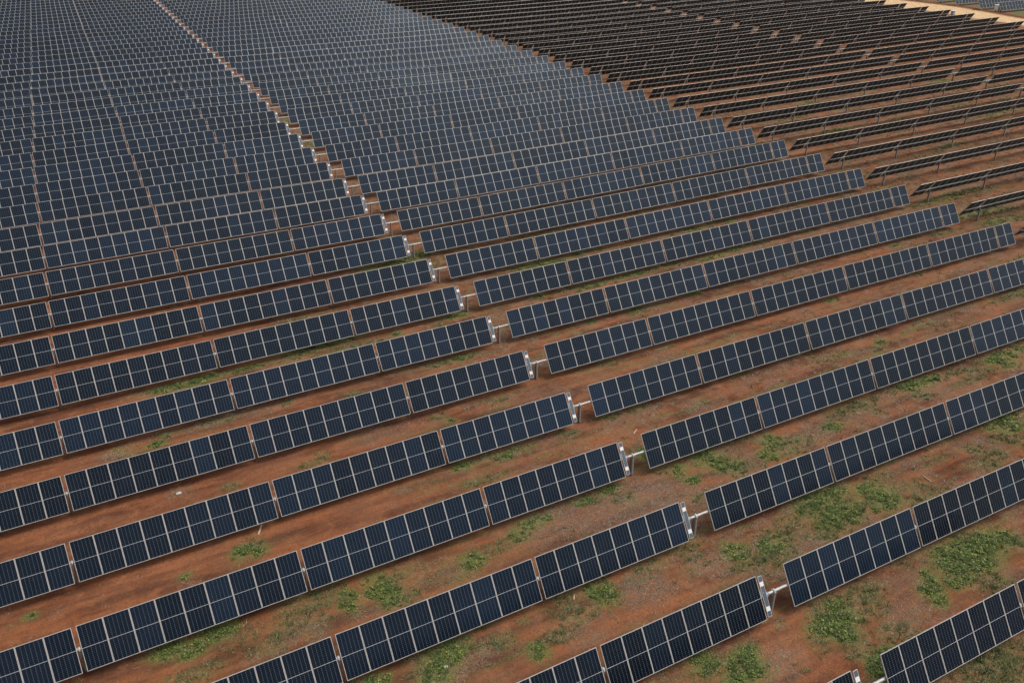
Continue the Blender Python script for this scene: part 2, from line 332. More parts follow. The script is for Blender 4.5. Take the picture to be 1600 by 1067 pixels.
# ---------------------------------------------------------------- ground: one sheet, soil, litter, green film, sand road
BLOBS = """-25.79 18.49 0.7 0.45 G 0.9;-24.88 17.76 0.5 0.3 G 0.8;-24.02 18.41 0.7 0.45 G 0.8;-23.2 18.41 0.5 0.4 G 0.8;-25.13 16.35 1.1 0.4 g 0.8;-22.67 17.64 0.9 0.5 g 0.4;-24.23 23.3 0.25 0.2 G 0.9;-31.58 24.17 0.28 0.2 G 0.7;-32.42 23.92 0.15 0.12 y 0.8;-21.14 23.7 0.5 0.4 G 0.9;-20.42 23.4 0.5 0.4 G 0.7;-20.54 24.07 0.6 0.4 g 0.6;-21.75 22.83 0.5 0.2 y 0.5;-19.51 18.26 0.8 0.6 g 0.7;-18.18 18.27 0.8 0.6 g 0.8;-17.3 17.36 0.4 0.7 G 0.8;-15.61 17.6 0.6 0.8 G 0.8;-15.39 16.7 0.5 0.8 G 0.8;-14.71 16.06 0.5 0.6 g 0.8;-14.55 17.81 0.6 0.4 g 0.6;-13.33 16.85 1 0.5 y 0.6;-11.82 17.37 1 0.5 y 0.6;-10.54 16.93 0.5 0.5 G 0.7;-11.62 16.04 0.8 0.5 y 0.8;-13.49 17.76 0.8 0.5 y 0.6;-9.94 16.99 0.8 0.4 y 0.5;-8.67 17.21 0.8 0.4 g 0.5;-6.92 17.87 0.8 0.5 y 0.8;-6.19 18.09 0.8 0.4 G 0.6;-7.5 17.39 0.5 0.4 G 0.6;-20.42 17.31 0.8 0.7 g 0.6;-19.09 16.9 0.6 0.4 g 0.5;-21.6 16.35 0.7 0.5 g 0.6;-19.36 16.01 0.5 0.3 y 0.5;-14.75 11.62 0.8 0.6 G 0.8;-13.94 11.95 0.6 0.5 G 0.8;-13.61 12.31 0.6 0.4 g 0.8;-15.3 11.08 0.6 0.5 G 0.8;-14.94 10.46 0.6 0.3 y 0.7;-15.7 11.64 0.7 0.5 g 0.5;-15.8 12.55 0.5 0.4 g 0.4;-12.07 11.31 0.8 0.3 g 0.7;-11.77 10.91 0.5 0.3 g 0.6;-13.09 12.7 1 0.4 g 0.6;-17.76 11.96 0.5 0.3 G 0.8;-18.37 12.38 0.3 0.3 g 0.8;-10.6 9.86 0.38 0.45 G 1;-9.54 10.25 0.4 0.3 g 0.6;-9.1 10.1 0.5 0.3 g 0.7;-10.3 11.84 0.3 0.2 g 0.7;-8.67 11.41 0.4 0.4 g 0.4;-5.95 11.89 0.6 0.5 G 0.8;-5.88 11.24 0.5 0.5 G 0.8;-5.71 12.55 0.6 0.4 g 0.7;-7.73 12.38 0.6 0.3 g 0.7;-7.85 11.69 0.5 0.3 g 0.7;-7.97 10.77 0.6 0.4 g 0.7;-7.14 10.8 0.5 0.3 g 0.6;-3.53 11.98 0.5 0.18 y 1;-2.43 11.97 0.8 0.4 g 0.6;-0.19 12.27 0.9 0.4 g 0.7;-0.12 11.71 0.4 0.3 g 0.7;1.95 10.67 0.6 0.5 G 0.8;1.86 9.81 0.9 0.5 g 0.8;2.78 9.86 0.6 0.5 g 0.8;3.53 10.2 0.4 0.5 G 0.7;1.76 11.47 0.4 0.3 y 0.7;-0.69 10.84 0.6 0.4 g 0.5;-3.24 4.86 0.4 0.4 G 0.8;-2.4 4.95 0.5 0.4 G 1;-2.65 4.24 0.6 0.5 G 1;-3.4 4.24 0.7 0.4 G 0.9;-1.97 5.01 0.3 0.4 G 0.9;-4.38 5.49 0.6 0.5 G 0.8;-4.41 5.01 0.4 0.3 g 0.7;-3.83 10.71 1.2 0.8 d 0.8;-1.98 13.87 2.5 0.8 d 0.8;-5.51 16.76 2 0.7 d 0.8;-2.44 16.95 2.5 0.7 d 0.8;-1.04 15.19 2 0.6 d 0.6;0.19 10.62 1.2 0.6 d 0.8;1.72 8.68 0.8 0.4 d 0.7;-8.05 10.35 1 0.3 d 0.7;-8.19 9.27 0.8 0.3 d 0.7;-14.79 10.79 1 0.4 d 0.5;-13.87 10.7 1 0.5 d 0.6;-12.76 10.94 0.8 0.4 d 0.6;5.77 15.09 2 0.8 d 0.7;1.54 12.81 1 0.5 d 0.5;-5.12 18.13 1.5 0.5 d 0.8;12.96 4.7 1.3 0.9 G 1;11.37 4.44 1 0.7 G 1;14.38 4.8 1.1 0.7 G 1;15.31 4.7 0.6 0.5 G 0.9;10.49 3.57 0.8 0.4 G 0.9;11.5 5.05 0.7 0.6 G 0.9;15.73 4.06 0.3 0.3 G 0.8;12.53 3.81 0.9 0.5 G 0.9;13.65 5.61 0.8 0.4 g 0.8;9.13 4.32 0.4 0.35 G 0.9;8.6 3.73 0.5 0.45 G 1;8.28 3.1 0.35 0.35 G 1;9.46 4.78 0.25 0.2 G 0.9;11.77 2.88 0.5 0.3 g 0.8;12.21 2.48 0.5 0.4 g 0.9;11.52 2.34 0.5 0.3 g 0.6;11.08 2.73 0.3 0.2 g 0.6;2.75 4.68 0.8 0.6 G 0.9;2.62 3.96 0.6 0.6 G 0.9;2.11 4.47 0.8 0.5 G 0.8;3.51 4.4 0.6 0.4 G 0.9;3.62 5.31 0.6 0.4 G 0.8;2.75 5.3 0.6 0.5 g 0.8;2.71 3.45 0.4 0.3 G 0.9;5.08 5.26 0.8 0.4 g 0.8;5.78 5.28 0.8 0.5 g 0.8;5.26 4.41 0.7 0.5 g 0.7;3.64 5.55 0.6 0.4 g 0.7;4.24 4.48 0.6 0.5 g 0.7;2.59 2.76 0.5 0.4 g 0.7;1.97 2.76 0.3 0.3 g 0.6;4.61 2.87 0.6 0.4 g 0.7;4.55 2.44 0.5 0.4 g 0.6;5.4 2.43 0.5 0.4 g 0.5;2.55 1.8 0.4 0.5 G 1;2.37 1.27 0.4 0.5 G 1;3.38 1.98 0.4 0.3 G 0.9;2.07 1.44 0.3 0.3 G 0.9;1.13 3.79 0.3 0.3 g 0.8;6.86 -0.56 1 0.6 g 0.9;7.04 -1.08 1.1 0.6 g 0.8;5.94 -0.6 0.8 0.5 g 0.7;6.93 -1.63 0.8 0.4 g 0.8;8 -0.55 1 0.5 g 0.8;8.12 -1.25 0.5 0.5 g 0.8;0.4 5.65 0.3 0.3 g 0.4;4.16 10.14 0.8 0.5 G 0.8;3.6 9.3 0.9 0.4 g 0.8;4.56 10.82 0.9 0.4 g 0.7;8.1 10.1 0.8 0.6 G 0.8;8.15 9.44 0.9 0.5 g 0.8;9.45 9.99 0.9 0.5 G 0.8;7.14 9.39 0.6 0.4 g 0.8;6.12 10.26 0.7 0.4 g 0.6;6.6 11.25 0.9 0.4 g 0.8;8 11.44 0.8 0.4 G 0.7;10.14 9.93 0.8 0.5 g 0.8;5.76 8.96 1.5 0.6 d 0.8;6.24 3.14 1.2 0.6 d 0.7;7.66 5.13 1.5 0.4 d 0.5;-1.64 3.68 1 0.5 d 0.8;7.32 2.55 1 0.5 d 0.5;-0.86 4.1 0.8 0.3 d 0.6;9.4 5.81 0.8 0.4 g 0.4;-0.05 4.75 1.2 0.8 o 1;0.41 3.19 0.8 0.8 o 0.8;9.09 5.15 1.2 0.5 o 1;8.95 2.38 1.3 0.6 o 1;6.94 3.73 0.6 0.3 o 0.7;-5.74 10.76 1.5 0.5 o 0.4;8.91 0.28 1 0.4 o 0.4;3.43 25.15 0.6 0.35 g 0.9;6.78 24.56 0.6 0.3 d 0.8;11.64 29.77 1.5 0.6 d 0.7;5.5 33.5 2 0.7 d 0.8;7.57 31.4 0.6 0.35 g 0.8;12.7 31.18 0.6 0.4 g 0.5;9.5 23.31 0.8 0.5 d 0.9;10.22 23.87 0.5 0.4 g 0.4;6.14 18.49 0.7 0.5 G 0.8;6.32 17.61 0.7 0.5 G 0.9;4.94 17.92 0.5 0.4 y 0.9;6.8 16.87 0.8 0.4 G 0.9;6.83 16.32 0.5 0.4 g 0.8;3.92 18.18 0.4 0.25 G 0.9;3.52 17.66 0.3 0.25 G 0.7;3.93 16.84 0.4 0.3 G 1;2.99 18.48 0.5 0.3 g 0.8;6.7 15.88 0.5 0.3 y 0.6;7.99 16.21 0.8 0.4 g 0.5;3.06 15.55 0.4 0.25 y 0.9;3.43 15.14 0.5 0.3 g 0.5;-0.97 18.52 0.5 0.3 G 0.9;-2.06 18.22 0.8 0.35 g 0.8;-2.77 18.34 0.5 0.3 G 0.8;-0.54 17.36 0.6 0.35 g 0.8;-3.17 24.72 0.7 0.4 y 0.9;-3.02 24.39 0.3 0.3 y 0.9;-2.8 23.3 0.4 0.25 y 0.8;-2.28 23.41 0.3 0.3 y 0.8;-0.18 24.96 0.4 0.25 g 0.9;0.32 24.59 0.4 0.25 g 0.9;3.12 20.51 0.5 0.5 G 0.9;5.66 25 0.5 0.3 g 0.8;-3.27 24.95 0.5 0.4 g 0.6;0.81 17.16 2 0.9 d 0.9;2.06 15.76 1.8 0.8 d 0.9;-1.5 16.42 1.5 0.5 d 0.8;-3.3 22.03 0.6 0.3 g 0.4;-0.17 23.02 0.8 0.4 d 0.4;5.38 24.23 1.2 0.4 d 0.5;27.43 23.68 0.6 0.35 g 0.9;26.64 23.28 0.5 0.25 g 0.7;24.48 23.78 0.7 0.3 y 0.7;23.26 23.88 0.8 0.3 g 0.7;21.27 23.85 0.8 0.3 g 0.5;24.74 23.4 1.2 0.4 d 0.7;33.62 17.83 1.3 0.5 G 0.8;32.56 17.86 0.9 0.4 G 0.7;33.08 16.78 0.7 0.3 G 0.8;35.98 18.03 0.6 0.4 G 0.8;29.7 17.57 0.6 0.4 g 0.9;31.06 17.02 0.5 0.3 g 0.9;28.92 16.72 0.8 0.4 g 0.6;27.89 18.04 1.2 0.3 g 0.7;25.73 18.19 1.1 0.4 G 0.8;24.43 18.19 1 0.4 G 0.9;23.03 18.26 0.8 0.3 g 0.8;24.85 16.94 1.5 0.6 d 0.7;23.85 16.91 0.6 0.4 g 0.8;27.1 17.95 0.8 0.3 g 0.7;19.88 18.25 0.8 0.3 g 0.8;18.53 18.23 0.9 0.35 g 0.8;16.98 18.17 0.7 0.3 g 0.6;19.52 16.93 0.5 0.3 g 0.7;15.61 17.12 0.6 0.35 G 0.8;16.61 18.09 0.5 0.3 g 0.5;17.66 16.87 1 0.4 d 0.5;12.09 16.95 1 0.5 g 0.8;11.15 16.09 0.6 0.4 y 1;10.85 17.64 0.6 0.6 G 0.8;9.69 16.66 0.5 0.5 G 0.8;26.07 12.19 1.1 0.4 G 0.8;25.7 11.24 1 0.4 G 0.7;24.83 11.99 0.9 0.4 G 0.6;24.46 10.07 0.7 0.4 g 0.8;23.67 10.92 0.6 0.3 g 0.7;25.25 11.15 0.6 0.3 y 0.6;8.56 12.01 0.9 0.4 G 0.8;10.21 11.91 1 0.5 G 0.8;9 11.22 0.9 0.5 G 0.8;9.73 10.48 1.2 0.5 G 0.7;12.67 11.53 0.7 0.3 y 0.9;13.87 11.66 0.6 0.4 y 0.9;12.23 11.14 0.7 0.4 G 0.7;12.48 10.52 0.8 0.5 G 0.9;12.25 9.76 0.9 0.5 G 0.8;13.68 10.55 0.6 0.4 y 0.7;14.43 10.27 0.4 0.4 y 0.8;15.4 9.95 0.5 0.4 g 0.8;13.89 9.05 0.8 0.4 g 0.8;15.23 8.93 0.9 0.3 g 0.8;14.9 11.46 0.6 0.2 y 0.6;21.31 10.76 0.5 0.4 g 0.9;21.91 9.87 0.7 0.4 g 0.8;21.13 9.52 0.7 0.4 g 0.8;19.64 9.73 0.7 0.3 y 0.8;20.19 9.05 0.8 0.3 y 0.5;13.69 16.9 2 0.7 d 0.8;25.97 16.52 2 0.6 d 0.6;18.78 13.22 1.5 0.7 d 0.5;17.2 8.74 1 0.5 d 0.5;28.65 13.55 1.5 0.6 d 0.4;18.59 17.73 1.2 0.3 g 0.6;-10.43 44.76 2.5 0.4 G 0.8;-8.81 43.38 1.8 0.35 g 0.8;-12.73 43.81 1.5 0.4 g 0.6;-6.99 43.33 1.3 0.3 g 0.6;-14.22 43.73 1.5 0.4 d 0.5;-2.41 37.65 1.8 0.4 g 0.8;-1.65 37.57 1 0.3 G 0.6;-3.75 37.61 1 0.3 d 0.5;-14.87 37.73 0.4 0.3 g 0.8;-10.57 36.67 0.5 0.25 g 0.8;-6 29.97 0.25 0.25 G 0.9;-6.41 30.84 0.5 0.3 g 0.8;-2.01 30.81 0.7 0.3 g 0.8;-7.36 24.87 0.6 0.35 G 0.8;-5.69 24.94 0.5 0.35 g 0.8;-4.69 24.61 0.5 0.35 G 0.8;-7.3 23.18 0.5 0.3 y 0.8;-7.83 22.97 0.5 0.3 g 0.8;-5.98 22.8 0.8 0.3 g 0.6;-4.58 25.52 1.5 0.4 d 0.5;-15.44 29.71 0.7 0.4 g 0.7;-14.75 30.34 0.4 0.3 g 0.7;-11.53 24.5 0.5 0.25 d 0.8;-10.6 23.76 0.5 0.2 y 0.5;-10.46 30.56 1.8 0.5 d 0.6;-8.88 32.33 1.5 0.5 d 0.4;-6.84 35.06 1.5 0.4 d 0.4;-16.28 37.47 1.5 0.4 d 0.6;-13.67 37.93 1.3 0.3 d 0.4;-11.35 31.76 1 0.4 d 0.5;-8.55 24.64 2 0.4 d 0.4;-20.71 43.9 1.8 0.45 G 0.8;-21.98 43.79 1.4 0.35 g 0.7;-19.31 44.16 1.2 0.35 G 0.7;-17.24 44.08 1.2 0.3 g 0.8;-16.29 44.1 1.2 0.3 G 0.6;-25.82 37.33 0.7 0.4 y 1;-25.32 36.64 0.5 0.3 y 0.8;-23.72 36.89 0.45 0.3 G 1;-22.91 37.78 0.5 0.3 g 0.8;-26.43 36.95 0.6 0.5 d 0.9;-19.48 37.71 1.2 0.35 g 0.6;-20.55 37.59 1.2 0.35 d 0.8;-17.93 37.93 1.5 0.35 d 0.6;-23.94 38.19 1.5 0.4 d 0.5;-23.32 30.85 0.6 0.4 d 0.6;-20.49 29.96 0.4 0.3 g 0.8;-22.37 28.93 0.5 0.2 g 0.7;-23.57 43.97 1.5 0.4 d 0.4;-21.74 15.77 1 0.4 d 0.4;-19.71 16.44 1 0.6 d 0.5;-16.49 16.31 1.2 0.5 d 0.5;-12.22 16.49 1.5 0.6 d 0.4;-0.36 57.43 1.6 0.35 G 0.9;1.52 57.28 1.3 0.35 G 0.8;-1.68 57.29 1.3 0.3 g 0.8;3.07 57.86 1.3 0.35 G 0.8;3.46 55.36 0.6 0.35 g 0.8;3.77 58.75 0.6 0.3 G 0.8;4.85 55.82 0.8 0.3 g 0.6;0.65 44.39 0.45 0.35 G 1;1.64 44.38 0.4 0.35 G 1;-4.46 43.79 0.35 0.25 G 0.9;-0.86 43.6 0.5 0.25 g 0.9;-8.36 41.36 0.5 0.2 g 0.7;-10.46 50 1.2 0.3 g 0.8;-11.55 49.94 1 0.3 g 0.6;-8.15 50.38 0.8 0.2 g 0.4;6.57 58.15 1.4 0.4 g 0.7;10.62 57.84 1 0.3 d 0.5;0.28 46.85 1.5 0.3 d 0.6;-5.62 43.43 1.8 0.3 d 0.6;5.03 44.18 0.6 0.2 g 0.5;2.03 44.45 0.6 0.2 d 0.5;13.74 50.52 1.8 0.35 G 0.8;11.45 50.75 1.4 0.35 G 0.8;10.11 50.81 1 0.3 g 0.8;16.67 50.66 1.2 0.3 g 0.7;17.27 51.06 0.5 0.3 G 0.9;19.42 50.96 0.6 0.25 G 0.8;18.56 44.29 1.6 0.35 G 0.8;20 44.31 1.3 0.3 g 0.8;16.49 43.82 1.3 0.3 g 0.6;22.4 44.14 1.2 0.3 g 0.7;14.22 43.99 1 0.3 G 0.9;13.04 43.71 0.5 0.25 g 0.8;13.16 44.43 0.4 0.25 y 0.8;11.43 44.31 0.7 0.2 g 0.5;31.07 50.83 1.3 0.3 G 0.8;32.96 50.8 1 0.3 g 0.7;35.65 50.76 0.6 0.3 G 0.9;28.77 50.5 0.8 0.3 g 0.6;27.12 50.44 1 0.3 g 0.4;34.69 58.23 1.3 0.3 g 0.7;35.87 58.03 0.6 0.3 G 0.6;40.45 58.62 1 0.3 g 0.7;30.47 44.2 0.7 0.3 G 0.9;27.47 43.89 1.3 0.35 G 0.7;32.92 44.7 1 0.3 g 0.7;34.23 44.33 0.7 0.3 g 0.6;8.97 44.32 0.6 0.25 G 0.9;11.53 44.26 0.6 0.3 g 0.6;14.61 38.15 0.7 0.3 G 0.8;14.87 37.14 0.7 0.35 g 0.6;16.44 38.41 1.2 0.3 d 0.9;10.27 37.83 0.4 0.2 G 0.9;8.3 36.82 0.4 0.18 g 0.9;11.18 39.25 1.2 0.3 d 0.5;21.04 38.18 0.6 0.22 G 0.8;18.81 57.27 1.2 0.3 g 0.7;14.8 57.49 1.5 0.3 g 0.6;21.21 64.76 1.5 0.3 g 0.5;25.39 64.81 1.5 0.3 g 0.5;28.07 57.38 1.2 0.2 g 0.4;23.4 49.62 1.2 0.3 g 0.4;26.23 44.24 1 0.3 d 0.6;19.86 48.83 1.5 0.3 d 0.5;8.33 42.31 1.2 0.25 d 0.5;60.37 44.51 2.2 0.6 G 0.7;64.12 44.95 2.5 0.6 g 0.8;57.11 44.37 2 0.5 g 0.7;66.81 44.51 2 0.5 g 0.7;53.42 42.94 2 0.5 d 0.7;59.9 40.1 2 0.6 G 0.8;60.03 37.16 1.8 0.6 G 0.8;62.67 36.83 1.8 0.6 g 0.8;56.75 40.02 1.6 0.5 g 0.7;46.01 49.34 2.2 0.4 g 0.8;43.21 49.32 1.6 0.4 g 0.7;48.89 49.37 1.8 0.3 g 0.7;40.35 49.15 1.5 0.4 d 0.6;46.62 44.5 2 0.4 d 0.8;49.87 44.9 1.8 0.4 d 0.6;48.77 42.23 1 0.3 g 0.6;45.03 37.43 0.45 0.25 G 0.9;30.32 31.35 0.5 0.22 G 1;32.53 30.25 0.6 0.2 y 0.6;40.8 31.57 0.9 0.3 g 0.6;47.1 36.08 0.6 0.2 g 0.6;51.53 37.58 1 0.3 g 0.7;53.54 37.51 0.8 0.3 g 0.6;58.34 35.94 0.5 0.3 G 0.8;45.22 24.64 1 0.5 g 0.9;42.96 24.53 1.2 0.4 g 0.6;35.49 32.6 1.5 0.3 g 0.6;37.01 32.39 0.5 0.25 g 0.6;34.85 27.9 1.2 0.3 d 0.6;52.25 29.54 1 0.4 g 0.6;27.85 24.05 0.5 0.3 G 0.6;33.15 23.36 0.8 0.2 g 0.4;47.83 53.13 1 0.3 d 0.5;52.2 50.68 1.5 0.3 g 0.5;37.81 39.42 0.8 0.2 d 0.5;41.29 43.71 1 0.25 d 0.7;62.06 39.39 2.5 0.8 g 0.8;58.69 42.35 2.5 0.6 d 0.6;56.14 35.06 1.5 0.5 g 0.8;56.2 49.73 1.5 0.3 d 0.4;39.19 42.48 1 0.2 g 0.4;80.54 84.82 1.6 0.4 G 0.8;77.74 84 1.2 0.4 g 0.7;71.29 78.65 2 0.5 g 0.8;68.39 78.19 1.5 0.4 g 0.6;72.18 70.86 2.2 0.45 G 0.8;69.65 70.76 2 0.4 g 0.7;71.55 65.69 2 0.4 d 0.7;69.15 64.58 2 0.4 d 0.5;77.78 76.24 2 0.4 g 0.5;79.16 58.1 2.2 0.5 g 0.8;76.83 57.72 1.5 0.4 g 0.7;99.91 66.18 2 0.4 G 0.8;96.34 65.67 2 0.4 g 0.7;104.4 66.23 1.5 0.4 g 0.7;98.68 71.82 2 0.5 g 0.5;114.69 80.52 2.5 0.5 G 0.7;107.9 78.97 2.5 0.5 g 0.7;115.25 77.35 2 0.5 g 0.7;110.12 84.45 2 0.5 G 0.7;132.09 85.73 1.5 0.4 g 0.8;133.42 91.87 2 0.4 g 0.6;107.16 83.33 2 0.4 g 0.7;109 70.57 2 0.4 g 0.5;93.95 86.26 2 0.4 g 0.5;98.03 79.55 2 0.4 g 0.5;57.49 67.71 1.5 0.3 d 0.5;82.74 70.07 2 0.4 g 0.4;64.01 55.75 1.2 0.4 d 0.6;70.21 52.4 1.5 0.4 d 0.6;62.98 59.88 1.5 0.4 g 0.4;71.53 48.05 1.5 0.4 g 0.5;109.32 101.11 1.5 0.4 G 0.6;121.93 116.96 1.5 0.4 G 0.6;117.98 101.38 1.5 0.4 G 0.6;124.08 132.75 1.5 0.4 G 0.7;120.47 136.23 1.5 0.4 G 0.7;121.87 127.62 1.5 0.4 g 0.6;121.22 142.84 1.2 0.4 g 0.5;115.65 95.74 1.2 0.3 g 0.6;49.33 63.93 1 0.3 g 0.7;54.72 67.65 1 0.3 d 0.6;5.23 111.99 0.5 0.8 G 0.9;5.69 110.97 0.5 0.5 g 0.9;5.03 103.78 0.7 0.4 G 0.8;5.05 99.32 0.6 0.6 G 0.9;5.19 120.57 0.5 0.4 g 0.6;58.07 70.77 1.5 0.5 g 0.6;56.72 86.97 1 0.3 g 0.5;59.41 96.99 1 0.3 d 0.5;57.02 57.29 1 0.3 d 0.5;17.34 32.32 3 0.9 o 0.9;22.3 31.91 3 0.9 o 0.9;27.61 31.57 3 0.8 o 0.9;33.31 31.32 3 0.8 o 0.9;40.07 31.65 3 0.8 o 0.9;47.15 31.82 3 0.8 o 0.9;20.27 27.48 2.5 0.7 o 0.8;26.4 27.56 3 0.8 o 0.9;33.38 27.3 3 0.9 o 0.9;39.53 27.21 2 0.7 o 0.7;39.23 23.31 2 0.6 o 0.6;16.75 27.1 2.5 0.7 o 0.8;12 26.45 1.5 0.5 o 0.6;36.92 39.37 2.5 0.6 o 0.8;39.74 36.5 2.5 0.6 o 0.8;30.36 39.2 2.5 0.5 o 0.8;44.68 35.55 2 0.5 o 0.8;24.41 39.26 2 0.5 o 0.6;-30.75 44.61 2.5 0.8 o 0.8;-27.97 44 2.5 0.7 o 0.8;-23.92 49.98 2.5 0.6 o 0.8;-28.31 51.25 2.5 0.6 o 0.8;-26.88 42.48 2 0.6 o 0.7;-30.66 37.52 2.5 0.8 o 0.9;-27.81 36.31 2.5 0.8 o 0.8;-31.28 30.13 3 1 o 0.9;-28.05 29.54 3 1 o 0.9;-24.69 28.92 3 0.8 o 0.9;-21.85 26.98 2.5 0.6 o 0.7;-18.1 25.84 3 0.8 o 0.9;-14.49 25.13 3 0.7 o 0.8;-29.92 25.96 3 1 o 0.9;-26.91 24.8 3 1 o 0.9;-23.06 24.32 2.5 0.8 o 0.8;-32.06 24.59 2.5 0.8 o 0.9;-27.25 21.89 2 0.7 o 0.7;-17.92 22.58 2 0.7 o 0.8;-13.06 23.64 2 0.6 o 0.7;-10.27 28.76 2 0.6 o 0.7;-14.28 29.44 2 0.6 o 0.8;-17.71 30.23 2 0.6 o 0.8;-16.39 44.71 2 0.4 o 0.5;-13.48 37.82 2 0.4 o 0.5;1.11 23.13 1.5 0.6 o 0.9;4.39 30.77 1.2 0.5 o 0.9;5.56 36.48 1 0.4 o 0.8;1.32 27.47 1 0.5 o 0.9;1.11 31.57 1.2 0.4 o 0.7;4.02 22.33 1 0.5 o 0.5;14.28 19.22 2 0.6 o 0.7;14.36 14.86 1.5 0.4 o 0.6;-2.28 10.11 2 0.7 o 0.8;-4.88 9.78 2.5 0.8 o 0.8;-2.97 8.71 1.5 0.5 o 0.7;-7.66 8.97 2 0.6 o 0.6;-24.03 57.33 2 0.4 o 0.8;-29.76 57.84 2 0.4 o 0.8;-27.6 61.9 2 0.35 o 0.8;-18.19 55.54 2 0.35 o 0.7;-0.74 41.96 2 0.4 o 0.6;12.85 56.6 2 0.3 o 0.5;74.99 53.39 3 0.6 o 0.8;83.1 52.1 3 0.6 o 0.8;69 58.14 2.5 0.5 o 0.7;58.5 53.7 2 0.5 o 0.7;59.19 60.46 1.5 0.5 o 0.8;57.38 62.99 1.5 0.4 o 0.7;82.49 64.36 3 0.5 o 0.7;89.56 58.63 3 0.5 o 0.7;76.01 47.04 2 0.5 o 0.7;53.96 39.37 1.5 0.3 o 0.5;48.62 28.91 2 0.4 o 0.6;0.67 5.73 1.2 0.5 o 1;0.32 4.1 1.6 0.8 o 1;0.9 2.7 1 0.6 o 0.9;-0.43 5.41 1.2 0.6 o 0.9;-0.52 2.65 0.8 0.4 o 0.6"""

BL = [(float(a[0]), float(a[1]), float(a[2]), float(a[3]), a[4], float(a[5])) for a in (s.split() for s in BLOBS.split(';'))]
def axis(lo, a, b_, hi, st, grow=1.12):
    v = list(np.arange(a, b_ + 1e-6, st)); s = st; x = b_
    while x < hi: s *= grow; x += s; v.append(x)
    s = st; x = a
    while x > lo: s *= grow; x -= s; v.insert(0, x)
    return np.array(v)
gx = axis(-1800, -42, 92, 164, .22, 1.06)
gx = np.concatenate([gx[gx < 165], np.arange(165, 215, .5), axis(214, 215, 216, 2600, .5, 1.08)[2:]])
gx = np.unique(gx); gy = axis(-600, -6, 78, 3000, .22, 1.04)
GX, GY = np.meshgrid(gx, gy)
def vnoise(X, Y, s, seed):
    g = np.random.default_rng(seed).random((256, 256)); x = X / s; y = Y / s
    xi = np.floor(x).astype(int); yi = np.floor(y).astype(int); fx = x - xi; fy = y - yi
    fx = fx * fx * (3 - 2 * fx); fy = fy * fy * (3 - 2 * fy)
    a = g[yi % 256, xi % 256]; b = g[yi % 256, (xi + 1) % 256]; c = g[(yi + 1) % 256, xi % 256]; d = g[(yi + 1) % 256, (xi + 1) % 256]
    return (a * (1 - fx) + b * fx) * (1 - fy) + (c * (1 - fx) + d * fx) * fy
GZ = rbf(TE, GX, GY) - HUB
near = (GX > -60) & (GX < 130) & (GY < 110)
GZ = GZ + np.where(near, (vnoise(GX, GY, .9, 1) - .5) * .05 + (vnoise(GX, GY, 3.1, 2) - .5) * .08 + (vnoise(GX, GY, .35, 3) - .5) * .03, 0)
berm_x = np.interp(GY, [PT['berm_c'][1], PT['berm_b'][1], PT['berm_a'][1]], [PT['berm_c'][0], PT['berm_b'][0], PT['berm_a'][0]])
road_x = PT['road_a'][0] + (GY - PT['road_a'][1]) * (PT['road_b'][0] - PT['road_a'][0]) / (PT['road_b'][1] - PT['road_a'][1]) * .5
GZ = GZ + .28 * np.exp(-((GX - berm_x) / 1.1) ** 2)
acc = {k: np.zeros(GX.shape) for k in 'Ggydo'}
for (x, y, rx, ry, k, dn) in BL:
    rx *= 1.5; ry *= 1.45
    i0, i1 = np.searchsorted(gx, (x - 2.5 * rx, x + 2.5 * rx)); j0, j1 = np.searchsorted(gy, (y - 2.5 * ry, y + 2.5 * ry))
    if i1 <= i0 or j1 <= j0: continue
    sub = np.s_[j0:j1, i0:i1]; e = np.exp(-(((GX[sub] - x) / rx) ** 2 + ((GY[sub] - y) / ry) ** 2) ** 1.3)
    acc[k][sub] = np.maximum(acc[k][sub], e * dn)
green = np.clip(np.maximum(acc['G'], acc['g'] * .42) + .25 * acc['y'], 0, 1)
litter = np.clip(acc['d'] + .5 * acc['g'] + .45 * acc['y'] + .35 * acc['G'], 0, 1)
bare = np.clip(acc['o'] - .8 * np.maximum(acc['G'], acc['g']), 0, 1)
road = 1 / (1 + np.exp(-(GX - (road_x + (vnoise(GX, GY, 2.5, 5) - .5) * 3.4)) / .35)) * (1 / (1 + np.exp((GX - berm_x + 1.4) / .3)))
berm = np.clip(1.25 * np.exp(-((GX - berm_x) / 1.1) ** 4), 0, 1)
beyond = 1 / (1 + np.exp(-(GX - berm_x - 1.5) / .5))
zone = .18 + .82 / (1 + np.exp(-(GX + 12 - .12 * GY) / 5.0))
zone = zone * (1 - .92 * bare)
bm_v = np.stack([GX, GY, GZ], -1).reshape(-1, 3).astype(np.float32)
ny, nx = GX.shape
idx = np.arange(nx * ny).reshape(ny, nx)
quads = np.stack([idx[:-1, :-1], idx[:-1, 1:], idx[1:, 1:], idx[1:, :-1]], -1).reshape(-1, 4)
def np_mesh(name, verts, faces, mats, smooth=False):
    me = bpy.data.meshes.new(name); k = faces.shape[1]
    me.vertices.add(len(verts)); me.vertices.foreach_set('co', np.ascontiguousarray(verts, np.float32).ravel())
    me.loops.add(faces.size); me.loops.foreach_set('vertex_index', faces.astype(np.int32).ravel())
    me.polygons.add(len(faces)); me.polygons.foreach_set('loop_start', np.arange(0, faces.size, k, dtype=np.int32))
    if smooth: me.polygons.foreach_set('use_smooth', np.ones(len(faces), bool))
    me.update(calc_edges=True)
    for m in mats: me.materials.append(m)
    return me
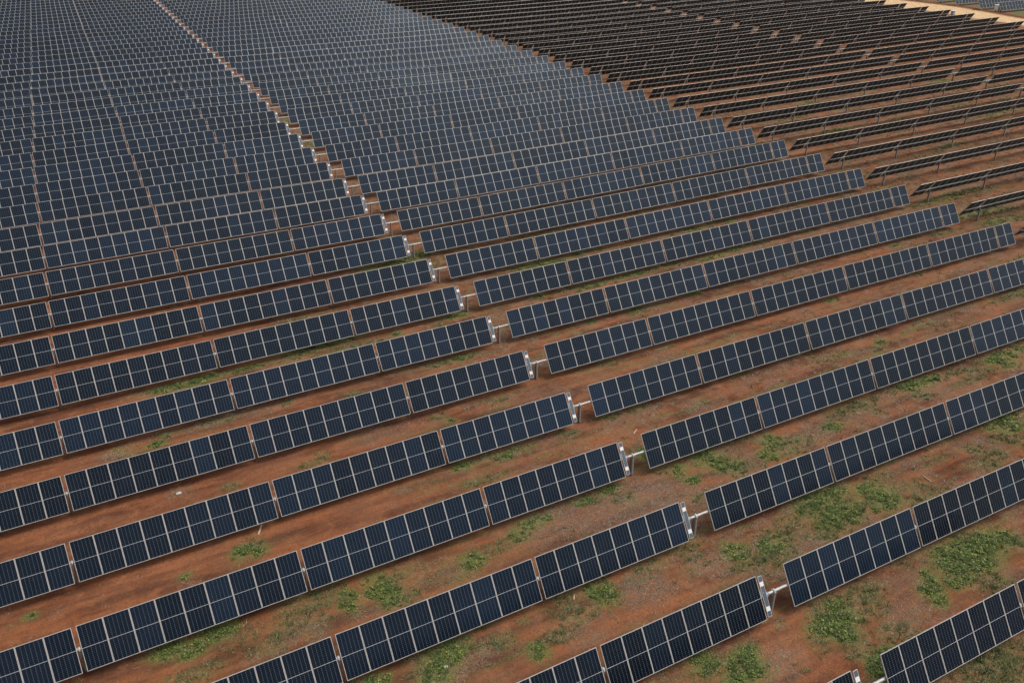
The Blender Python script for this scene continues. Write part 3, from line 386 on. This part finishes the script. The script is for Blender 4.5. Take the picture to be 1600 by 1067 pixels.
def ground_mat():
    m, nt, bs = new_mat('red_earth'); b = NB(nt)
    pos = b.n('ShaderNodeNewGeometry').outputs['Position']
    st = b.n('ShaderNodeMapping'); b.link(pos, st.inputs[0]); st.inputs['Scale'].default_value = (.16, 1, 1)
    sep = b.n('ShaderNodeSeparateXYZ'); b.link(pos, sep.inputs[0])
    n1 = b.noise(pos, .22, 6, .62); n2 = b.noise(st.outputs[0], 1.1, 6, .6); n3 = b.noise(pos, 2.6, 6, .68); n4 = b.noise(pos, 14, 4, .7); n5 = b.noise(pos, .9, 5, .6)
    n6 = b.noise(pos, 45, 3, .7); n8 = b.noise(pos, 6, 5, .72)
    c = b.mix(b.ramp(n2, .38, .64), (.095, .031, .015), (.285, .094, .035))
    c = b.mix(b.math('MULTIPLY', b.ramp(n5, .5, .72), .6), c, (.39, .145, .055))
    c = b.mix(b.math('MULTIPLY', b.ramp(n1, .48, .66), .5), c, (.135, .058, .034))
    # smoothed wheel lanes midway between the rows
    ph = b.math('FRACT', b.math('DIVIDE', b.math('ADD', sep.outputs[1], b.math('MULTIPLY', b.math('SUBTRACT', n1, .5), 1.6)), PITCH_Y))
    lane = b.math('MAXIMUM', b.math('SUBTRACT', 1, b.math('MULTIPLY', b.math('ABSOLUTE', b.math('SUBTRACT', ph, .42)), 16)), b.math('SUBTRACT', 1, b.math('MULTIPLY', b.math('ABSOLUTE', b.math('SUBTRACT', ph, .70)), 16)), clamp=True)
    c = b.mix(b.math('MULTIPLY', lane, b.math('MULTIPLY', b.ramp(n2, .3, .6), .5)), c, (.31, .115, .047))
    c = b.mix(b.math('MULTIPLY', b.math('MULTIPLY', b.attr('bare'), .62), b.ramp(b.noise(st.outputs[0], .9, 5, .6), .30, .62)), c, b.mix(b.ramp(n3, .35, .7), (.29, .110, .046), (.44, .185, .085)))
    # fine scoring along the lanes left by tyres
    sc2 = b.n('ShaderNodeMapping'); b.link(pos, sc2.inputs[0]); sc2.inputs['Scale'].default_value = (.10, 1, 1)
    c = b.mix(b.math('MULTIPLY', b.ramp(b.noise(sc2.outputs[0], 5.5, 4, .7), .50, .72), .38), c, (.12, .048, .026))
    # clods and grain
    c = b.mix(b.math('MULTIPLY', b.ramp(n3, .50, .72), .35), c, (.105, .052, .036))
    c = b.mix(b.math('MULTIPLY', b.ramp(n8, .48, .66), .45), c, (.085, .040, .026))
    c = b.mix(b.math('MULTIPLY', b.ramp(n4, .48, .66), .55), c, (.085, .044, .030))
    c = b.mix(b.math('MULTIPLY', b.ramp(n6, .60, .78), .40), c, (.40, .25, .17))
    # dry litter: fibrous grey-brown mat; scant on the graded lanes at the left of the field
    zone = b.attr('zone')
    n7 = b.noise(pos, .45, 5, .65)
    wild = b.math('MULTIPLY', b.ramp(b.math('ADD', b.math('MULTIPLY', n7, .7), b.math('MULTIPLY', n5, .45)), .46, .66), zone)
    grain = b.ramp(b.math('ADD', n3, b.math('MULTIPLY', b.math('SUBTRACT', n4, .5), 1.1)), .30, .62)
    lm = b.math('MULTIPLY', b.math('MAXIMUM', b.attr('litter'), b.math('MULTIPLY', wild, .62)), grain, clamp=True)
    lc = b.mix(b.ramp(n4, .36, .66), (.070, .050, .034), (.300, .210, .140))
    c = b.mix(b.math('MULTIPLY', lm, .88), c, lc)
    olive = b.math('MULTIPLY', b.math('MULTIPLY', b.ramp(b.noise(st.outputs[0], 1.3, 8, .74), .50, .63), zone), .75)
    gm = b.math('MULTIPLY', b.math('MAXIMUM', b.math('MULTIPLY', b.attr('green'), 2.0), olive), b.ramp(b.math('ADD', b.math('ADD', n3, b.math('MULTIPLY', b.math('SUBTRACT', n4, .5), .7)), b.math('MULTIPLY', b.math('SUBTRACT', n8, .5), .8)), .26, .52), clamp=True)
    gc = b.mix(b.ramp(n4, .35, .66), (.055, .065, .018), (.200, .215, .065))
    c = b.mix(b.math('MULTIPLY', gm, .82), c, gc)
    # beyond the road: thin grass over brown soil; the road itself is pale sand; its far edge a raw red bank
    by = b.mix(b.ramp(n1, .4, .62), (.19, .105, .065), (.12, .125, .055))
    c = b.mix(b.math('MULTIPLY', b.attr('beyond'), .85), c, by)
    c = b.mix(b.attr('road'), c, b.mix(b.ramp(n5, .35, .7), (.52, .345, .18), (.64, .45, .25)))
    c = b.mix(b.attr('berm'), c, (.15, .048, .020))
    b.link(c, bs.inputs['Base Color']); bs.inputs['Roughness'].default_value = .95; bs.inputs['Specular IOR Level'].default_value = .15
    bp = b.n('ShaderNodeBump'); bp.inputs['Strength'].default_value = 1.0; bp.inputs['Distance'].default_value = .12
    b.link(b.math('ADD', b.math('MULTIPLY', n3, .9), b.math('MULTIPLY', n4, .35)), bp.inputs['Height']); b.link(bp.outputs[0], bs.inputs['Normal'])
    return m
me = np_mesh('ground', bm_v, quads, [ground_mat()], True)
for nm, A in (('green', green), ('litter', litter), ('bare', bare), ('road', road), ('berm', berm), ('beyond', beyond), ('zone', zone)):
    at = me.attributes.new(nm, 'FLOAT', 'POINT'); at.data.foreach_set('value', A.ravel().astype(np.float32))
go = put('ground', me); go['kind'] = 'structure'

# ---------------------------------------------------------------- plants
def leaf_mat(name, cols, trans=.25):
    m, nt, bs = new_mat(name); b = NB(nt)
    ri = b.n('ShaderNodeNewGeometry').outputs['Random Per Island']
    pos = b.n('ShaderNodeNewGeometry').outputs['Position']
    c = b.mix(b.ramp(ri, .1, .75), cols[0], cols[1]); c = b.mix(b.ramp(ri, .72, 1), c, cols[2])
    c = b.mix(b.math('MULTIPLY', b.ramp(b.noise(pos, 2.6, 4), .46, .66), .6), c, cols[0])
    b.link(c, bs.inputs['Base Color']); bs.inputs['Roughness'].default_value = .6; bs.inputs['Specular IOR Level'].default_value = .3
    return m
M_LEAF = leaf_mat('weed_leaf', ((.035, .058, .013), (.120, .168, .032), (.300, .335, .068)))
M_GRASS = leaf_mat('grass_blade', ((.080, .105, .035), (.175, .205, .075), (.320, .310, .160)))
M_YEL = leaf_mat('yellow_weed', ((.115, .130, .022), (.240, .235, .035), (.340, .310, .050)))
M_DRY = leaf_mat('dry_stalk', ((.150, .110, .075), (.270, .210, .150), (.400, .330, .250)))
def zg(x, y):
    z = rbf(TE, x, y) - HUB
    return z + (vnoise(x, y, .9, 1) - .5) * .05 + (vnoise(x, y, 3.1, 2) - .5) * .08 + (vnoise(x, y, .35, 3) - .5) * .03
def dist(x, y): return np.hypot(np.hypot(x - CAM['C'][0], y - CAM['C'][1]), 30)
def leaves(cx, cy, r, n, size, hmax):
    """n leaves (two triangles folded on the midrib) scattered in a low dome of radius r at cx, cy"""
    a = rng.random(n) * 2 * np.pi; q = np.sqrt(rng.random(n)) * r; x = cx + np.cos(a) * q; y = cy + np.sin(a) * q
    z = zg(x, y) + hmax * (1 - (q / np.maximum(r, 1e-3)) ** 2) * (.25 + .75 * rng.random(n)) + .01
    d = a + rng.normal(0, .9, n); t = rng.uniform(-.1, .75, n); s = size * rng.uniform(.6, 1.35, n)
    dx, dy, dz = np.cos(d) * np.cos(t), np.sin(d) * np.cos(t), np.sin(t) * .8 - .1
    P = np.stack([x, y, z], -1); D = np.stack([dx, dy, dz], -1) * s[:, None]; S = np.stack([-np.sin(d), np.cos(d), rng.normal(0, .3, n)], -1) * (s * .38)[:, None]
    up = np.array([0, 0, 1.]) * (s * .12)[:, None]
    V = np.stack([P, P + D * .5 + S + up, P + D, P + D * .5 - S + up], 1)
    return V.reshape(-1, 3), (np.arange(n) * 4)[:, None] + np.array([[0, 1, 2, 3]])
def blades(cx, cy, r, n, h, wd, flat=False):
    a = rng.random(n) * 2 * np.pi; q = np.sqrt(rng.random(n)) * r; x = cx + np.cos(a) * q; y = cy + np.sin(a) * q
    z = zg(x, y); d = rng.random(n) * 2 * np.pi if flat else a + rng.normal(0, .7, n); L = h * rng.uniform(.5, 1.3, n)
    t = rng.uniform(0, .22, n) if flat else rng.uniform(.45, 1.4, n)
    P = np.stack([x, y, z + (.01 if flat else 0)], -1); D = np.stack([np.cos(d) * np.cos(t), np.sin(d) * np.cos(t), np.sin(t)], -1) * L[:, None]
    e = rng.random(n) * 2 * np.pi if not flat else d + np.pi / 2
    S = np.stack([np.cos(e), np.sin(e), np.zeros(n)], -1) * (wd * rng.uniform(.6, 1.3, n))[:, None]
    bend = np.stack([np.cos(d), np.sin(d), -.5 * np.ones(n)], -1) * (L * (.12 if not flat else .03))[:, None]
    V = np.stack([P - S, P + S, P + D + bend + S * .25, P + D + bend - S * .25], 1)
    return V.reshape(-1, 3), (np.arange(n) * 4)[:, None] + np.array([[0, 1, 2, 3]])
class Bag:
    def __init__(s): s.v = []; s.f = []; s.n = 0
    def add(s, vf):
        v, f = vf; s.v.append(v); s.f.append(f + s.n); s.n += len(v)
    def build(s, name, mat, origin=None):
        v = np.concatenate(s.v); f = np.concatenate(s.f)
        o = None if origin is None else np.array(origin)
        if o is not None: v = v - o
        ob = put(name, np_mesh(name, v, f, [mat]))
        if o is not None: ob.location = tuple(o)
        return ob
def grow(bags, x, y, rx, ry, k, dn, spread=1.18):
    if k == 'G' and float(dist(x, y)) > 95: k = 'g'
    D = float(dist(x, y)); far = max(1.0, D / 42.0)
    area = math.pi * rx * ry
    if k in 'Gy':
        m = max(1, int(area * (25 if k == 'G' else 9) * dn / far ** 1.25))
        for _ in range(m):
            a = random.random() * 2 * math.pi; q = random.random() ** .62 * spread
            px, py = x + math.cos(a) * q * rx, y + math.sin(a) * q * ry
            r = random.uniform(.06, .22) * min(1.6, far ** .5)
            bags['G' if k == 'G' else 'y'].add(leaves(px, py, r, int((26 if k == 'G' else 9) * random.uniform(.6, 1.4)), (.075 if k == 'G' else .06) * min(2.2, far ** .6), random.uniform(.04, .16)))
    if k in 'gG':
        m = max(1, int(area * (34 if k == 'g' else 14) * dn / far ** 1.25))
        for _ in range(m):
            a = random.random() * 2 * math.pi; q = random.random() ** .6 * 1.5
            px, py = x + math.cos(a) * q * rx, y + math.sin(a) * q * ry
            bags['g'].add(blades(px, py, random.uniform(.05, .16) * min(1.8, far ** .5), int(14 * random.uniform(.6, 1.4)), random.uniform(.10, .24), .013 * min(2.6, far ** .8)))
    m = int(area * {'d': 130, 'g': 50, 'G': 10, 'y': 40, 'o': 3}[k] * dn / far ** 1.4)
    if m > 0:
        bags['d'].add(blades(x, y, max(rx, ry), m, .18, .009 * far, True))
bags = {k: Bag() for k in 'Ggyd'}
CLUMPS = [(12.87,4.63,2.6,'big bright green weed patch below the panels at the right edge','G'),(8.70,3.78,1.0,'small bushy green weed clump on bare soil left of the biggest weed patch','G'),(2.82,4.55,1.5,'broad green weed patch below the left end of a panel row, lower right','G'),(2.67,1.61,.9,'leafy green clump against the panels at the bottom edge, right of a drive gap','G'),(-2.73,4.58,1.2,'rounded green weed patch at the bottom edge right of centre','G'),(-10.60,9.86,.5,'single dark green tuft on bare red soil near the bottom centre','G'),(-24.23,23.30,.4,'lone small green tuft on the bare wheel lane, lower left','G'),(-31.58,24.17,.4,'smallest lone green tuft near the left edge, bottom corner','G'),(-20.82,23.63,.9,'leafy clump above a panel row at lower left beside the pale lath','G'),(-23.72,36.89,.6,'bright green tuft between rows at the left, below mid height','G'),(0.65,44.39,.45,'left one of two green tufts just above a panel row near the centre','G'),(1.64,44.38,.4,'right one of two green tufts just above a panel row near the centre','G'),(-3.53,11.98,.6,'small bright yellow weed below a panel row, bottom centre right','y'),(6.20,18.06,1.6,'green weed patch below the panels right of a drive gap, centre right','G'),(30.32,31.35,.6,'lone green tuft on red soil between rows, upper right of centre','G'),(45.03,37.43,.5,'tiny green tuft on red soil near the right ends of the blue rows','G')]
own = {}
for b_ in BL:
    hit = None
    for i, (cx, cy, rr, lab, sp) in enumerate(CLUMPS):
        if math.hypot(b_[0] - cx, b_[1] - cy) < rr and b_[4] in 'Gy' : hit = i; break
    if hit is None:
        if b_[4] != 'o' or True: grow(bags, *b_)
    else: own.setdefault(hit, []).append(b_)
for i, bl in own.items():
    cx, cy, rr, lab, sp = CLUMPS[i]; bg_ = {k: Bag() for k in 'Ggyd'}
    for b_ in bl: grow(bg_, *b_, spread=.95)
    tot = Bag()
    for k in 'Gy':
        for v, f in zip(bg_[k].v, bg_[k].f): tot.add((v, f - f.min() if len(f) else f))
    o = tot.build('weed_clump', M_YEL if sp == 'y' else M_LEAF, (cx, cy, ground_z(cx, cy)))
    tag(o, lab, 'weed', 'clumps of weeds between the rows')
    for k in 'gd':
        for v, f in zip(bg_[k].v, bg_[k].f): bags[k].add((v, f - f.min()))
# sprigs, blades and dead stalks all over the visible soil
vis = 0
while vis < 16000:
    x = random.uniform(-36, 110); y = random.uniform(-4, 95)
    p = project((x, y, ground_z(x, y)))
    if p is None or not (-60 < p[0] < 1660 and -30 < p[1] < 1100): continue
    if vnoise(np.array(x), np.array(y), 6, 9) < .38: 
        if random.random() < .75: continue
    if x < -8 + .12 * y and random.random() < .8: continue
    vis += 1; far = max(1.0, float(dist(x, y)) / 42); t = random.random()
    if t < .13: bags['G'].add(leaves(x, y, random.uniform(.05, .14), random.randint(4, 12), .06, .06))
    elif t < .18: bags['y'].add(leaves(x, y, random.uniform(.05, .12), random.randint(3, 8), .055, .05))
    elif t < .66: bags['g'].add(blades(x, y, random.uniform(.05, .2), random.randint(6, 16), random.uniform(.08, .20), .012 * far ** .7))
    else: bags['d'].add(blades(x, y, random.uniform(.2, .9), random.randint(8, 30), .18, .009 * far, True))
for k, nm, m in (('G', 'weeds', M_LEAF), ('g', 'grass', M_GRASS), ('y', 'yellow_weeds', M_YEL), ('d', 'dry_grass', M_DRY)):
    o = bags[k].build(nm, m); o['kind'] = 'stuff'

# ---------------------------------------------------------------- loose things on the soil
def lath(x0, y0, x1, y1, wd, lab, lift=.03, z1=None):
    bm = bmesh.new(); a = Vector((x0, y0, ground_z(x0, y0) + lift)); c = Vector((x1, y1, ground_z(x1, y1) + (z1 if z1 is not None else lift)))
    L = (c - a).length; box(bm, 0, L, -wd / 2, wd / 2, -.012, .012); bmesh.ops.bevel(bm, geom=bm.edges[:], offset=.004, segments=1, affect='EDGES')
    o = put('wooden_lath', mesh_of('wooden_lath', bm, [M_WOOD]), mat=Matrix.Translation(a) @ (c - a).to_track_quat('X', 'Z').to_matrix().to_4x4())
    tag(o, lab, 'wooden lath', 'pale laths lying on the soil'); return o
lath(*PT['l1a'], *PT['l1b'], .10, 'pale wooden lath poking out from under the panels at lower left', .06)
lath(*PT['l2a'], *PT['l2b'], .045, 'thin pale lath lying on soil between weeds at the lower right')
lath(*PT['l3a'], *PT['l3b'], .07, 'short pale lath lying on bare red soil beside a drive gap')
lath(*PT['l4a'], *PT['l4b'], .06, 'small upright-pointing pale lath under a panel edge at bottom centre')
def stone(x, y, s, lab):
    bm = bmesh.new(); bmesh.ops.create_icosphere(bm, subdivisions=2, radius=1)
    for v in bm.verts:
        k = 1 + .22 * math.sin(v.co.x * 5 + x) * math.cos(v.co.y * 4 + y) + random.uniform(-.10, .10); v.co = Vector((v.co.x * s * k * 1.25, v.co.y * s * k, v.co.z * s * .6 * k))
    o = put('stone', mesh_of('stone', bm, [M_STONE]), loc=(x, y, ground_z(x, y) + s * .25)); tag(o, lab, 'stone', 'pale stones on the soil')
stone(*PT['s1'], .13, 'pale pinkish stone on bare soil between rows at the left')
stone(*PT['s2'], .11, 'whitish stone beside green weeds near the bottom edge, left of centre')
P_ = Bag()                                  # grit too fine to count
for _ in range(350):
    x = random.uniform(-34, 60); y = random.uniform(-4, 50)
    if in_view((x, y, -1.5), 20, 20): P_.add(leaves(x, y, .3, 3, .035, .012))
o = P_.build('gravel', M_STONE); o['kind'] = 'stuff'

# white equipment cabinet on its dark legs beside the far array, seen at the top right
t = bpy.data.objects.new('equipment_cabinet', None); COL.objects.link(t); t.location = (*PT['cab'], ground_z(*PT['cab'])); t.rotation_euler = (0, 0, R_(-8))
tag(t, 'white equipment cabinet on dark legs standing beyond the sand road at top right', 'cabinet')
bm = bmesh.new(); box(bm, -.80, .80, -.6, .6, .42, 1.62); bmesh.ops.bevel(bm, geom=bm.edges[:], offset=.03, segments=2, affect='EDGES'); put('body', mesh_of('body', bm, [M_WHITE]), t)
bm = bmesh.new(); box(bm, -.92, 1.15, -.72, .72, 1.65, 1.74); bmesh.ops.bevel(bm, geom=bm.edges[:], offset=.02, segments=1, affect='EDGES'); put('roof', mesh_of('roof', bm, [M_WHITE]), t)
bm = bmesh.new(); box(bm, -.3, .15, -.63, -.605, .95, 1.2); put('door_panel', mesh_of('door_panel', bm, [M_GREY]), t)
for sx in (-1, 1):
    for sy in (-1, 1):
        bm = bmesh.new(); box(bm, sx * .45 - .09, sx * .45 + .09, sy * .36 - .09, sy * .36 + .09, -.3, .43); put('leg', mesh_of('leg', bm, [M_DARK]), t)
# small grey pump-like unit at the end of a dark row beside the road
t = bpy.data.objects.new('utility_box', None); COL.objects.link(t); t.location = (*PT['util'], ground_z(*PT['util'])); t.rotation_euler = (0, 0, R_(10))
tag(t, 'small grey utility box behind a dark row end at the edge of the sand road', 'utility box')
bm = bmesh.new(); box(bm, -.5, .5, -.3, .3, .25, 1.15); bmesh.ops.bevel(bm, geom=bm.edges[:], offset=.025, segments=1, affect='EDGES'); put('body', mesh_of('body', bm, [M_GREY]), t)
bm = bmesh.new(); box(bm, -.56, .56, -.36, .36, 1.16, 1.22); put('lid', mesh_of('lid', bm, [M_WHITE]), t)
for sx in (-1, 1):
    bm = bmesh.new(); box(bm, sx * .4 - .04, sx * .4 + .04, -.25, .25, -.2, .25); put('leg', mesh_of('leg', bm, [M_STEEL]), t)
